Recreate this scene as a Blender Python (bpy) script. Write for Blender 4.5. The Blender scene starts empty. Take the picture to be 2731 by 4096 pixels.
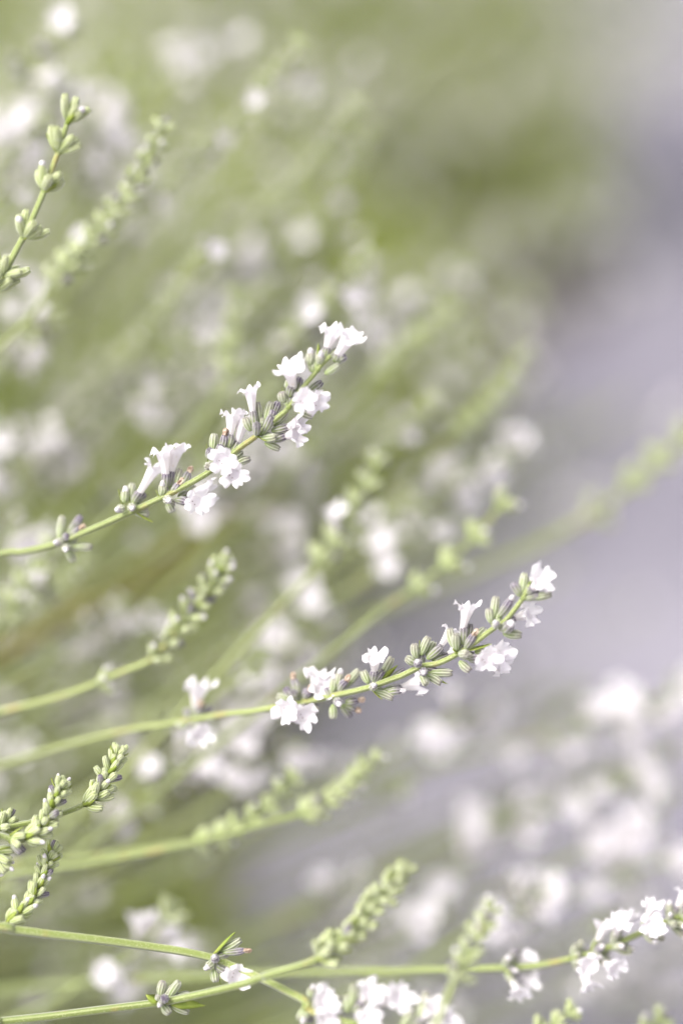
import bpy, math, random
import numpy as np
from mathutils import Vector, Matrix

# ------------------------------------------------------------------ camera, sky, sun, exposure
SC = bpy.context.scene
COL = SC.collection
PITCH = math.radians(25.0)
CAM = Vector((0, 0, 0.75))
FWD = Vector((0, math.cos(PITCH), -math.sin(PITCH)))
UP = Vector((0, math.sin(PITCH), math.cos(PITCH)))
RIGHT = Vector((1, 0, 0))
FOCUS = 0.55
K = 36.0 / 85.0 / 4096.0                     # metres per photo pixel per metre of distance

cd = bpy.data.cameras.new('camera')
cam = bpy.data.objects.new('camera', cd)
COL.objects.link(cam)
cam.location = CAM
cam.rotation_euler = (math.pi / 2 - PITCH, 0, 0)
cd.sensor_fit = 'VERTICAL'
cd.sensor_height = 36.0
cd.lens = 85.0
cd.clip_start = 0.01
cd.clip_end = 200.0
cd.dof.use_dof = True
cd.dof.focus_distance = FOCUS
cd.dof.aperture_fstop = 2.8
SC.camera = cam

SUN_EL, SUN_AZ = math.radians(50), math.radians(-125)      # azimuth from +Y towards +X
world = bpy.data.worlds.new('World')
SC.world = world
world.use_nodes = True
wn = world.node_tree
wn.nodes.clear()
sky = wn.nodes.new('ShaderNodeTexSky')
sky.sky_type = 'NISHITA'
sky.sun_disc = False
sky.sun_elevation = SUN_EL
sky.sun_rotation = SUN_AZ
sky.dust_density = 4.0
sky.air_density = 1.0
hs = wn.nodes.new('ShaderNodeHueSaturation')
hs.inputs['Saturation'].default_value = 0.10
bg = wn.nodes.new('ShaderNodeBackground')
bg.inputs['Strength'].default_value = 0.15
wo = wn.nodes.new('ShaderNodeOutputWorld')
wn.links.new(sky.outputs[0], hs.inputs['Color'])
wn.links.new(hs.outputs[0], bg.inputs[0])
wn.links.new(bg.outputs[0], wo.inputs[0])

sd = bpy.data.lights.new('sun', 'SUN')
sd.energy = 1.5
sd.angle = math.radians(24)
sd.color = (1.0, 0.955, 0.88)
sun = bpy.data.objects.new('sun', sd)
COL.objects.link(sun)
sdir = Vector((math.sin(SUN_AZ) * math.cos(SUN_EL), math.cos(SUN_AZ) * math.cos(SUN_EL), math.sin(SUN_EL)))
sun.rotation_euler = sdir.to_track_quat('Z', 'Y').to_euler()

SC.view_settings.view_transform = 'Standard'
SC.view_settings.look = 'None'
SC.view_settings.gamma = 1.0
SC.view_settings.exposure = 1.26
SC.cycles.use_denoising = True
SC.cycles.adaptive_threshold = 0.02
SC.cycles.max_bounces = 5
SC.cycles.diffuse_bounces = 3

RNG = random.Random(7)


def P(px, py, d):
    """photo pixel (2731 x 4096) at depth d -> point of the place"""
    return CAM + FWD * d + RIGHT * ((px - 1365.5) * K * d) + UP * (-(py - 2048) * K * d)


def win(x0, y0, s):
    return lambda x, y: (x0 + x * s, y0 + y * s)


FULL = win(0, 0, 2731 / 1568)


# ------------------------------------------------------------------ materials
def new_mat(name):
    m = bpy.data.materials.new(name)
    m.use_nodes = True
    nt = m.node_tree
    b = nt.nodes['Principled BSDF']
    return m, nt, b


def node(nt, t, **kw):
    n = nt.nodes.new(t)
    for k, v in kw.items():
        setattr(n, k, v)
    return n


def mixc(nt, fac, a, b):
    n = nt.nodes.new('ShaderNodeMix')
    n.data_type = 'RGBA'
    for sock, v in ((n.inputs[0], fac), (n.inputs[6], a), (n.inputs[7], b)):
        if isinstance(v, bpy.types.NodeSocket):
            nt.links.new(v, sock)
        elif isinstance(v, (int, float)):
            sock.default_value = v
        else:
            sock.default_value = (*v, 1)
    return n.outputs[2]


def ramp(nt, src, lo, hi, smooth=True):
    n = nt.nodes.new('ShaderNodeMapRange')
    n.interpolation_type = 'SMOOTHSTEP' if smooth else 'LINEAR'
    nt.links.new(src, n.inputs[0])
    n.inputs[1].default_value = lo
    n.inputs[2].default_value = hi
    return n.outputs[0]


def math_n(nt, op, a, b):
    n = nt.nodes.new('ShaderNodeMath')
    n.operation = op
    for s, v in ((n.inputs[0], a), (n.inputs[1], b)):
        if isinstance(v, bpy.types.NodeSocket):
            nt.links.new(v, s)
        else:
            s.default_value = v
    return n.outputs[0]


def attr(nt, name):
    n = nt.nodes.new('ShaderNodeAttribute')
    n.attribute_name = name
    return n.outputs['Fac']


def noise(nt, scale, detail=3, vec=None):
    n = nt.nodes.new('ShaderNodeTexNoise')
    n.inputs['Scale'].default_value = scale
    n.inputs['Detail'].default_value = detail
    if vec is None:
        g = nt.nodes.new('ShaderNodeNewGeometry')
        vec = g.outputs['Position']
    nt.links.new(vec, n.inputs['Vector'])
    return n.outputs['Fac']


def translucent_mix(nt, bsdf, col, amount):
    tr = nt.nodes.new('ShaderNodeBsdfTranslucent')
    mx = nt.nodes.new('ShaderNodeMixShader')
    mx.inputs[0].default_value = amount
    out = nt.nodes['Material Output']
    if isinstance(col, bpy.types.NodeSocket):
        nt.links.new(col, tr.inputs[0])
    else:
        tr.inputs[0].default_value = (*col, 1)
    nt.links.new(bsdf.outputs[0], mx.inputs[1])
    nt.links.new(tr.outputs[0], mx.inputs[2])
    nt.links.new(mx.outputs[0], out.inputs[0])


def mat_calyx(name, base, tip, amount, ridge):
    m, nt, b = new_mat(name)
    t, rib = attr(nt, 't'), attr(nt, 'rib')
    oi = nt.nodes.new('ShaderNodeObjectInfo')
    nz = noise(nt, 900, 2)
    tt = math_n(nt, 'ADD', ramp(nt, t, 0.25, 0.95), math_n(nt, 'MULTIPLY', math_n(nt, 'SUBTRACT', oi.outputs['Random'], 0.5), 0.5))
    f = nt.nodes.new('ShaderNodeClamp')
    nt.links.new(math_n(nt, 'MULTIPLY', tt, amount), f.inputs[0])
    c = mixc(nt, f.outputs[0], base, tip)
    c = mixc(nt, math_n(nt, 'MULTIPLY', ramp(nt, rib, 0.40, 0.95), 0.75), c, ridge)
    c = mixc(nt, math_n(nt, 'MULTIPLY', ramp(nt, t, 0.30, 0.0), 0.75), c, (0.22, 0.30, 0.06))
    c = mixc(nt, math_n(nt, 'MULTIPLY', ramp(nt, nz, 0.5, 0.75), 0.35), c, (0.52, 0.52, 0.45))
    nt.links.new(c, b.inputs['Base Color'])
    b.inputs['Roughness'].default_value = 0.85
    b.inputs['Sheen Weight'].default_value = 0.5
    b.inputs['Sheen Roughness'].default_value = 0.6
    translucent_mix(nt, b, c, 0.18)
    return m


def mat_petal():
    m, nt, b = new_mat('white_petal')
    t = attr(nt, 't')
    nz = noise(nt, 420, 3)
    c = mixc(nt, ramp(nt, nz, 0.35, 0.8), (0.81, 0.78, 0.80), (0.72, 0.68, 0.745))
    c = mixc(nt, math_n(nt, 'MULTIPLY', ramp(nt, t, 0.62, 0.2), 0.25), c, (0.80, 0.76, 0.62))
    c = mixc(nt, math_n(nt, 'MULTIPLY', ramp(nt, attr(nt, 'rib'), 0.8, 1.0), 0.12), c, (0.66, 0.60, 0.72))
    c = mixc(nt, math_n(nt, 'MULTIPLY', ramp(nt, noise(nt, 700, 2), 0.66, 0.74), 0.5), c, (0.62, 0.52, 0.40))
    nt.links.new(c, b.inputs['Base Color'])
    b.inputs['Roughness'].default_value = 0.6
    b.inputs['Specular IOR Level'].default_value = 0.3
    translucent_mix(nt, b, (0.88, 0.84, 0.86), 0.4)
    return m


def mat_stem():
    m, nt, b = new_mat('green_stem')
    rib = attr(nt, 'rib')
    oi = nt.nodes.new('ShaderNodeObjectInfo')
    c = mixc(nt, oi.outputs['Random'], (0.155, 0.195, 0.045), (0.215, 0.25, 0.075))
    c = mixc(nt, math_n(nt, 'MULTIPLY', ramp(nt, rib, 0.35, 1.0), 0.7), c, (0.32, 0.35, 0.17))
    c = mixc(nt, math_n(nt, 'MULTIPLY', ramp(nt, rib, 0.25, 0.0), 0.5), c, (0.11, 0.15, 0.03))
    c = mixc(nt, math_n(nt, 'MULTIPLY', ramp(nt, noise(nt, 160, 4), 0.56, 0.72), 0.5), c, (0.30, 0.20, 0.06))
    c = mixc(nt, math_n(nt, 'MULTIPLY', ramp(nt, noise(nt, 3500, 1), 0.58, 0.7), 0.5), c, (0.5, 0.52, 0.32))
    nt.links.new(c, b.inputs['Base Color'])
    b.inputs['Roughness'].default_value = 0.6
    b.inputs['Sheen Weight'].default_value = 0.35
    b.inputs['Specular IOR Level'].default_value = 0.3
    return m


def mat_simple(name, c0, c1, scale, rough=0.7, trans=0.0, sheen=0.0):
    m, nt, b = new_mat(name)
    c = mixc(nt, ramp(nt, noise(nt, scale, 3), 0.3, 0.7), c0, c1)
    nt.links.new(c, b.inputs['Base Color'])
    b.inputs['Roughness'].default_value = rough
    b.inputs['Specular IOR Level'].default_value = 0.3
    b.inputs['Sheen Weight'].default_value = sheen
    if trans:
        translucent_mix(nt, b, c, trans)
    return m


M_STEM = mat_stem()
M_CG = mat_calyx('calyx_green', (0.20, 0.25, 0.095), (0.22, 0.18, 0.185), 0.7, (0.58, 0.60, 0.43))
M_CM = mat_calyx('calyx_mauve', (0.19, 0.225, 0.09), (0.075, 0.052, 0.09), 1.05, (0.41, 0.37, 0.40))
M_CB = mat_calyx('calyx_bud', (0.26, 0.325, 0.075), (0.38, 0.38, 0.25), 0.5, (0.60, 0.64, 0.37))
M_PETAL = mat_petal()
M_BRACT = mat_simple('bract_green', (0.22, 0.29, 0.045), (0.33, 0.38, 0.08), 300, 0.6, 0.25)
M_DRY = mat_simple('withered_petal', (0.26, 0.17, 0.12), (0.62, 0.50, 0.40), 1400, 0.9, 0.2)
M_DARK = mat_simple('brown_anther', (0.10, 0.04, 0.02), (0.20, 0.09, 0.04), 2000, 0.6)
M_BUD = mat_simple('closed_petal', (0.46, 0.42, 0.44), (0.72, 0.69, 0.70), 1500, 0.8, 0.2, 0.3)
MATS = [M_CG, M_CM, M_PETAL, M_BRACT, M_DRY, M_DARK, M_STEM, M_BUD, M_CB, mat_simple('dead_stalk_tan', (0.27, 0.215, 0.06), (0.38, 0.31, 0.12), 200, .8)]
CG, CM, PETAL, BRACT, DRY, DARK, STEM, BUD, CB, DEAD = range(10)


# ------------------------------------------------------------------ mesh builder
class MB:
    def __init__(self):
        self.v, self.f, self.m, self.t, self.r = [], [], [], [], []
        self.n = 0

    def add(self, verts, faces, mat, t=None, rib=None, M=None):
        a = np.asarray(verts, dtype=float)
        if M is not None:
            R = np.array(M)
            a = a @ R[:3, :3].T + R[:3, 3]
        self.v.append(a)
        self.f.extend([tuple(i + self.n for i in fc) for fc in faces])
        self.m.extend([mat] * len(faces))
        self.t.append(np.zeros(len(a)) if t is None else np.asarray(t, dtype=float))
        self.r.append(np.zeros(len(a)) if rib is None else np.asarray(rib, dtype=float))
        self.n += len(a)
        return self

    def mesh(self, name):
        me = bpy.data.meshes.new(name)
        v = np.concatenate(self.v)
        me.from_pydata(v.tolist(), [], self.f)
        used = sorted(set(self.m))
        for u in used:
            me.materials.append(MATS[u])
        idx = {u: k for k, u in enumerate(used)}
        me.polygons.foreach_set('material_index', [idx[u] for u in self.m])
        me.polygons.foreach_set('use_smooth', [True] * len(self.m))
        for nm, arr in (('t', self.t), ('rib', self.r)):
            at = me.attributes.new(nm, 'FLOAT', 'POINT')
            at.data.foreach_set('value', np.concatenate(arr).astype(np.float32))
        me.update()
        return me


def grid_faces(nr, ns, closed=True):
    out = []
    for i in range(nr - 1):
        for j in range(ns if closed else ns - 1):
            k = (j + 1) % ns
            out.append((i * ns + j, i * ns + k, (i + 1) * ns + k, (i + 1) * ns + j))
    return out


def frame(B, T, up, r):
    """unit z -> B..T, unit radius -> r"""
    z = (T - B)
    L = max(z.length, 1e-6)
    z = z / L
    x = up - z * up.dot(z)
    if x.length < 1e-6:
        x = z.orthogonal()
    x.normalize()
    y = z.cross(x)
    M = Matrix.Identity(4)
    for i in range(3):
        M[i][0], M[i][1], M[i][2], M[i][3] = x[i] * r, y[i] * r, z[i] * L, B[i]
    return M


def perp(t, a):
    x = t.orthogonal().normalized()
    y = t.cross(x)
    return x * math.cos(a) + y * math.sin(a)


def node_frame(c, tan, r):
    return frame(c, c + tan, UP, 1.0) @ Matrix.Scale(r, 4)


def g_calyx(rng, hi=True, bend=0.12):
    """ribbed, barrel-shaped calyx, unit length and unit radius"""
    prof = [(0, .22), (.04, .42), (.12, .62), (.25, .82), (.42, .98), (.60, 1.0), (.76, .97), (.88, .88), (.95, .74), (1.0, .50), (.985, .2)] if hi else [(0, .3), (.15, .7), (.5, 1), (.85, .9), (1.0, .45)]
    nr_ = 8 if hi else 4
    ns = nr_ * (4 if hi else 2)
    V, T, R = [], [], []
    b = rng.uniform(-bend, bend)
    for z, r in prof:
        for j in range(ns):
            a = 2 * math.pi * j / ns
            rb = 0.5 + 0.5 * math.cos(nr_ * a)
            env = min(1, z * 6) * (1 if z < .9 else 0.9)
            rr = r * (1 - 0.2 * env * (1 - rb))
            zz = z
            if hi and z > 0.94 and r > .45:
                zz += 0.05 * math.cos(5 * a)
            V.append((rr * math.cos(a) + b * 2.2 * math.sin(math.pi * z), rr * math.sin(a), zz))
            T.append(z)
            R.append(rb if z < .97 else 0)
    f = grid_faces(len(prof), ns)
    f.append(tuple(range((len(prof) - 1) * ns, len(prof) * ns)))
    return V, f, T, R


def g_blob(rng, ns=14, nr=9, rough=0.0, z0=0.0, z1=1.0):
    V = []
    ph = [rng.uniform(0, 6.28) for _ in range(4)]
    for i in range(nr):
        u = i / (nr - 1)
        th = math.pi * (0.02 + 0.96 * u)
        for j in range(ns):
            a = 2 * math.pi * j / ns
            k = 1 + rough * (math.sin(3 * a + ph[0] + 4 * u) + 0.7 * math.sin(5 * a + ph[1] - 7 * u) + 0.6 * math.sin(9 * u + ph[2]))
            V.append((math.sin(th) * math.cos(a) * k, math.sin(th) * math.sin(a) * k, z0 + (z1 - z0) * (0.5 - 0.5 * math.cos(th))))
    f = grid_faces(nr, ns)
    f.append(tuple(reversed(range(ns))))
    f.append(tuple(range((nr - 1) * ns, nr * ns)))
    return V, f


def g_corolla(rng, tube, s=1.0, hi=True, spread=1.0):
    """two-lipped white flower: narrow tube, two large upper and three small lower lobes (metres, axis z, upper lip +x)"""
    ns = 70 if hi else 25
    tr = [(0, .72), (.25, .80), (.55, 1.02), (.8, 1.28), (1.0, 1.5)] if hi else [(0, .75), (.6, 1.05), (1, 1.5)]
    nl = 8 if hi else 3
    lobes = []
    for c, L, w in ((35, 2.9, 38), (-35, 2.9, 38), (106, 2.1, 34), (-106, 2.1, 34), (180, 2.3, 37)):
        lobes.append((math.radians(c + rng.uniform(-5, 5)), L * rng.uniform(.78, 1.12), math.radians(w), rng.uniform(-32, 26), rng.uniform(-.4, .4)))
    V, T = [], []
    for u, r in tr:
        for j in range(ns):
            a = 2 * math.pi * j / ns
            q = 1 + .06 * math.cos(5 * a)
            V.append((r * q * .001 * s * math.cos(a), r * q * .001 * s * math.sin(a), tube * u))
            T.append(.5 * u)
    ph = rng.uniform(0, 6.28)
    acc = [[.0015 * s * (1 + .06 * math.cos(10 * math.pi * j / ns)), tube] for j in range(ns)]
    for i in range(1, nl + 1):
        f = i / nl
        for j in range(ns):
            a = 2 * math.pi * j / ns
            best, e, skew = .42, 0, 0
            for c, L, w, ex, sk in lobes:
                dd = (a - c + math.pi) % (2 * math.pi) - math.pi
                x = dd / w
                if abs(x) < 1:
                    val = .42 + (L - .42) * (1 - abs(x) ** 2.4) ** .62
                    val *= 1 + .10 * math.sin(7 * x + ph) * (1 if hi else .3) + sk * .25 * x
                    if val > best:
                        best, e, skew = val, ex, sk * x
            upf = 0.5 + 0.5 * math.cos(a)
            a1 = math.radians((108 - 52 * upf + e) * spread)
            al = math.radians(18) + (a1 - math.radians(18)) * f ** .8
            st = best * .001 * s / nl
            acc[j][0] += st * math.sin(al)
            acc[j][1] += st * math.cos(al)
            zz = acc[j][1] + .0006 * s * f * f * (math.sin(7 * a + ph) + skew * 3)
            r = max(acc[j][0], .0004)
            V.append((r * math.cos(a), r * math.sin(a), zz))
            T.append(.5 + .5 * f)
    F = grid_faces(len(tr) + nl, ns)
    n0 = len(V)                                    # floor of the throat
    for j in range(ns):
        a = 2 * math.pi * j / ns
        V.append((.00138 * s * math.cos(a), .00138 * s * math.sin(a), tube * .88))
        T.append(.8)
    V.append((0, 0, tube * .80))
    T.append(.7)
    F += [(n0 + j, n0 + (j + 1) % ns, n0 + ns) for j in range(ns)]
    return V, F, T


def g_bract(rng, n=7):
    """curved, keeled, pointed leaf: unit length, unit half width"""
    V, F = [], []
    cur = rng.uniform(.10, .28)
    for i in range(n):
        u = i / (n - 1)
        w = math.sin(math.pi * (0.10 + 0.88 * u) ** .8) * (1 - .25 * u)
        x = -cur * 2.4 * math.sin(u * 1.9)
        V += [(x + .28 * w, -w, u), (x - .10, 0, u), (x + .28 * w, w, u), (x + .20, 0, u)]
    F = grid_faces(n, 4)
    F.append((3, 2, 1, 0))
    F.append(tuple(range(4 * n - 4, 4 * n)))
    return V, F


def g_tube(pts, r0, r1, ns=12, square=True):
    n = len(pts)
    V, T, R = [], [], []
    tan = [(pts[min(i + 1, n - 1)] - pts[max(i - 1, 0)]).normalized() for i in range(n)]
    x = tan[0].orthogonal().normalized()
    for i in range(n):
        x = (x - tan[i] * x.dot(tan[i])).normalized()
        y = tan[i].cross(x)
        r = r0 + (r1 - r0) * i / (n - 1)
        for j in range(ns):
            a = 2 * math.pi * j / ns
            c = math.cos(4 * a)
            rr = r * (1 + (.20 * c if square else 0))
            V.append(tuple(pts[i] + x * rr * math.cos(a) + y * rr * math.sin(a)))
            T.append(i / (n - 1))
            R.append(.5 + .5 * c)
    f = grid_faces(n, ns)
    f.append(tuple(reversed(range(ns))))
    f.append(tuple(range((n - 1) * ns, n * ns)))
    return V, f, T, R


# ------------------------------------------------------------------ objects
def link(name, data, M, parent=None):
    o = bpy.data.objects.new(name, data)
    COL.objects.link(o)
    if parent is not None:
        o.parent = parent
        o.matrix_local = WORLD[parent].inverted() @ M
    else:
        o.matrix_local = M
    WORLD[o] = M
    return o


WORLD = {}


def thing(name, base, label, cat, group=None):
    o = link(name, None, Matrix.Translation(base))
    o.empty_display_size = .005
    o['label'] = label
    o['category'] = cat
    if group:
        o['group'] = group
    return o


def catmull(pts, n):
    """resample a polyline of Vectors as a smooth curve; returns points and the curve function on [0, len-1]"""
    q = [2 * pts[0] - pts[1]] + list(pts) + [2 * pts[-1] - pts[-2]]

    def at(u):
        u = max(0, min(u, len(pts) - 1 - 1e-9))
        i = int(u)
        t = u - i
        a, b, c, d = q[i], q[i + 1], q[i + 2], q[i + 3]
        return .5 * ((2 * b) + (c - a) * t + (2 * a - 5 * b + 4 * c - d) * t * t + (3 * b - a - 3 * c + d) * t ** 3)
    return [at((len(pts) - 1) * k / (n - 1)) for k in range(n)], at


CROWN = Vector((-0.30, 0.66, 0.10))


def rooted(pts, rng, crown=CROWN, spread=.06):
    """continue a stem from its first point down to the crown of its bush"""
    base = crown + Vector((rng.uniform(-1, 1), rng.uniform(-1, 1), rng.uniform(-.4, .6))) * spread
    d = (pts[1] - pts[0]).normalized()
    L = (pts[0] - base).length
    p1 = base + Vector((0.15, 0.0, .8)).normalized() * L * .25
    p2 = pts[0] - d * L * .4
    out = []
    for k in range(8):
        t = k / 8
        out.append(base * (1 - t) ** 3 + 3 * p1 * t * (1 - t) ** 2 + 3 * p2 * t * t * (1 - t) + pts[0] * t ** 3)
    return out + list(pts)


def stalk_mesh(path, r0, r1, per=8, ns=12):
    pts, _ = catmull(path, max(12, per * len(path)))
    base = path[0]
    V, f, T, R = g_tube([p - base for p in pts], r0, r1, ns)
    return MB().add(V, f, STEM, T, R).mesh('stalk')


# shared piece meshes -------------------------------------------------------
CAL = {}
for kind, mt in (('c', CG), ('m', CM), ('g', CB)):
    CAL[kind] = []
    for k in range(5):
        V, f, T, R = g_calyx(RNG)
        mb = MB().add(V, f, mt, T, R)
        HV, HF = [], []
        for q in range(170):
            z, a = RNG.uniform(.05, .97), RNG.uniform(0, 6.283)
            r_ = np.interp(z, [0, .12, .42, .76, 1], [.22, .6, .95, .95, .5]) * .93
            o_, l_ = Vector((math.cos(a), math.sin(a), .05)), RNG.uniform(.16, .42)
            p_ = Vector((r_ * math.cos(a), r_ * math.sin(a), z))
            t_ = Vector((-math.sin(a), math.cos(a), 0)) * .018
            HV += [p_ - t_, p_ + t_, p_ + o_ * l_]
            HF.append((3 * q, 3 * q + 1, 3 * q + 2))
        mb.add([tuple(v) for v in HV], HF, mt, [.6 if kind == 'm' else .3] * len(HV), [1] * len(HV))
        CAL[kind].append(mb.mesh('calyx'))
BRACTS = []
for k in range(4):
    V, f = g_bract(RNG)
    BRACTS.append(MB().add(V, f, BRACT).mesh('bract'))
KNOBS, DRIES, NODES = [], [], []
for k in range(3):
    V, f = g_blob(RNG, 16, 10, rough=.11)
    KNOBS.append(MB().add(V, f, BUD, [1] * len(V)).mesh('flower_bud'))
    V, f = g_blob(RNG, 22, 13, rough=.27)
    DRIES.append(MB().add(V, f, DRY).mesh('withered_flower'))
    mb = MB()
    V, f = g_blob(RNG, 14, 8, rough=.06, z0=-1.25, z1=1.25)
    mb.add(V, f, STEM)
    NODES.append(mb.mesh('whorl'))
COROLLAS = []
for k in range(8):
    V, f, T = g_corolla(RNG, .0042)
    COROLLAS.append(MB().add(V, f, PETAL, T).mesh('flower'))


def put_calyx(wh, kind, B, T, up, r, rng):
    return link('calyx', rng.choice(CAL[kind]), frame(B, T, up, r), wh)


def put_flower(wh, C, Mth, up, rng, s=1.0, anthers=False, spread=1.0):
    tube = (Mth - C).length
    s *= 1.0 * rng.uniform(.9, 1.08)
    V, f, T = g_corolla(rng, tube, s, spread=spread)
    mb = MB().add(V, f, PETAL, T, [.5 + .5 * math.cos(20 * math.pi * (k % 70) / 35) for k in range(len(V))])
    if anthers:
        for dx, dy in ((-.55, -.38), (-.60, .42)):
            bv, bf = g_blob(rng, 8, 5)
            mb.add(np.array(bv) * (.00013, .00012, .00022) + (dx * .0011 * s, dy * .0011 * s, tube * .86 + .0002), bf, DARK)
    z = (Mth - C).normalized()
    M = frame(C, C + z, up, 1.0)
    return link('flower', mb.mesh('flower'), M, wh)


# ------------------------------------------------------------------ hand-placed spikes: whorls given as calyces, flowers and bracts
CR = 0.00104    # calyx radius


def build_hero(label, W, path_px, depth_fn, whorls, r0, r1, rng, group=None, root=True, name='lavender_stem'):
    """path_px: pixels in the window W (base to tip); depth_fn(px, py) -> depth; whorls: list of (x, y, items)"""
    pts = []
    for p in path_px:
        x, y = W(*p[:2]) if len(p) == 2 else p[2](*p[:2])
        pts.append(P(x, y, depth_fn(x, y)))
    path = rooted(pts, rng) if root else pts
    th = thing(name, path[0], label, 'flower stem', group)
    link('stalk', stalk_mesh(path, r0, r1), Matrix.Translation(path[0]), th)
    dense, _ = catmull(pts, 200)
    for Wf, wx, wy, items in whorls:
        x, y = Wf(wx, wy)
        d0 = depth_fn(x, y)
        c = P(x, y, d0)
        k = min(range(len(dense)), key=lambda i: (dense[i] - c).length)
        tan = (dense[min(k + 1, 199)] - dense[max(k - 1, 0)]).normalized()
        c = dense[k]
        rr = r1 * 1.55
        wh = link('whorl', rng.choice(NODES), node_frame(c, tan, rr), th)

        def pt(px, py, dz):
            X, Y = Wf(px, py)
            return P(X, Y, d0 + dz * .001)
        for q in range(4):
            a = rng.uniform(0, 6.28)
            dv = (tan * rng.uniform(.55, 1.1) + perp(tan, a) * .8).normalized()
            if dv.dot(FWD) < -.15:
                dv = dv - FWD * 2 * dv.dot(FWD)
            B = c + perp(tan, a) * .0003
            put_calyx(wh, rng.choice('ccm'), B, B + dv * rng.uniform(.003, .0042), tan, CR * rng.uniform(.75, .95), rng)
        for it in items:
            kd = it[0]
            if kd in 'cmkKd':                       # calyx green / mauve / with white bud / mauve with white bud / withered
                bx, by, tx, ty, dz = it[1:6]
                s = it[6] if len(it) > 6 else 1.0
                B, T = pt(bx, by, dz * .25), pt(tx, ty, dz)
                put_calyx(wh, {'c': 'c', 'k': 'c', 'm': 'm', 'K': 'm', 'd': 'm'}[kd], B, T, tan, CR * s, rng)
                ax = (T - B).normalized()
                if kd in 'kK':
                    link('flower_bud', rng.choice(KNOBS), frame(T - ax * .0008, T + ax * .0012, tan, CR * s * .62), wh)
                if kd == 'd':
                    link('withered_flower', rng.choice(DRIES), frame(T - ax * .0006, T + ax * .0018, tan, CR * s * .58), wh)
            elif kd == 'F':                          # calyx base, calyx tip, flower mouth
                bx, by, cx, cy, mx, my, dzc, dzm = it[1:9]
                s = it[9] if len(it) > 9 else 1.0
                ck = it[10] if len(it) > 10 else 'm'
                B, C, Mt = pt(bx, by, dzc * .2), pt(cx, cy, dzc), pt(mx, my, dzm)
                put_calyx(wh, ck, B, C, tan, CR, rng)
                ax = (Mt - C).normalized()
                put_flower(wh, C - ax * .0008, Mt, tan, rng, s, anthers=dzm - dzc < -2)
            elif kd == 'b':
                bx, by, tx, ty, dz = it[1:6]
                s = it[6] if len(it) > 6 else 1.0
                B, T = pt(bx, by, dz * .3), pt(tx, ty, dz)
                link('bract', rng.choice(BRACTS), frame(B, T, tan, .00055 * s), wh)
    return th


Z1 = win(0, 1240, 1500 / 1568)
Z2 = win(800, 1240, 700 / 1568)
Z3 = win(400, 1450, 600 / 1568)
H2A = win(1550, 2220, 700 / 1568)
H2B = win(1000, 2220, 1300 / 1568)
Z5 = win(0, 2900, 1000 / 1568)
Z6 = win(900, 3300, 1831 / 1568)
Z8 = win(700, 3650, 600 / 1568)
ZA = win(0, 350, 800 / 1568)
Z7 = win(0, 2200, 1200 / 1568)


def lerp_x(*kn):
    """piecewise linear depth over photo x"""
    def f(x, y):
        if x <= kn[0][0]:
            a, b = kn[0], kn[1]
        else:
            for a, b in zip(kn, kn[1:]):
                if x <= b[0]:
                    break
        return a[1] + (b[1] - a[1]) * (x - a[0]) / (b[0] - a[0])
    return f


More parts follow.
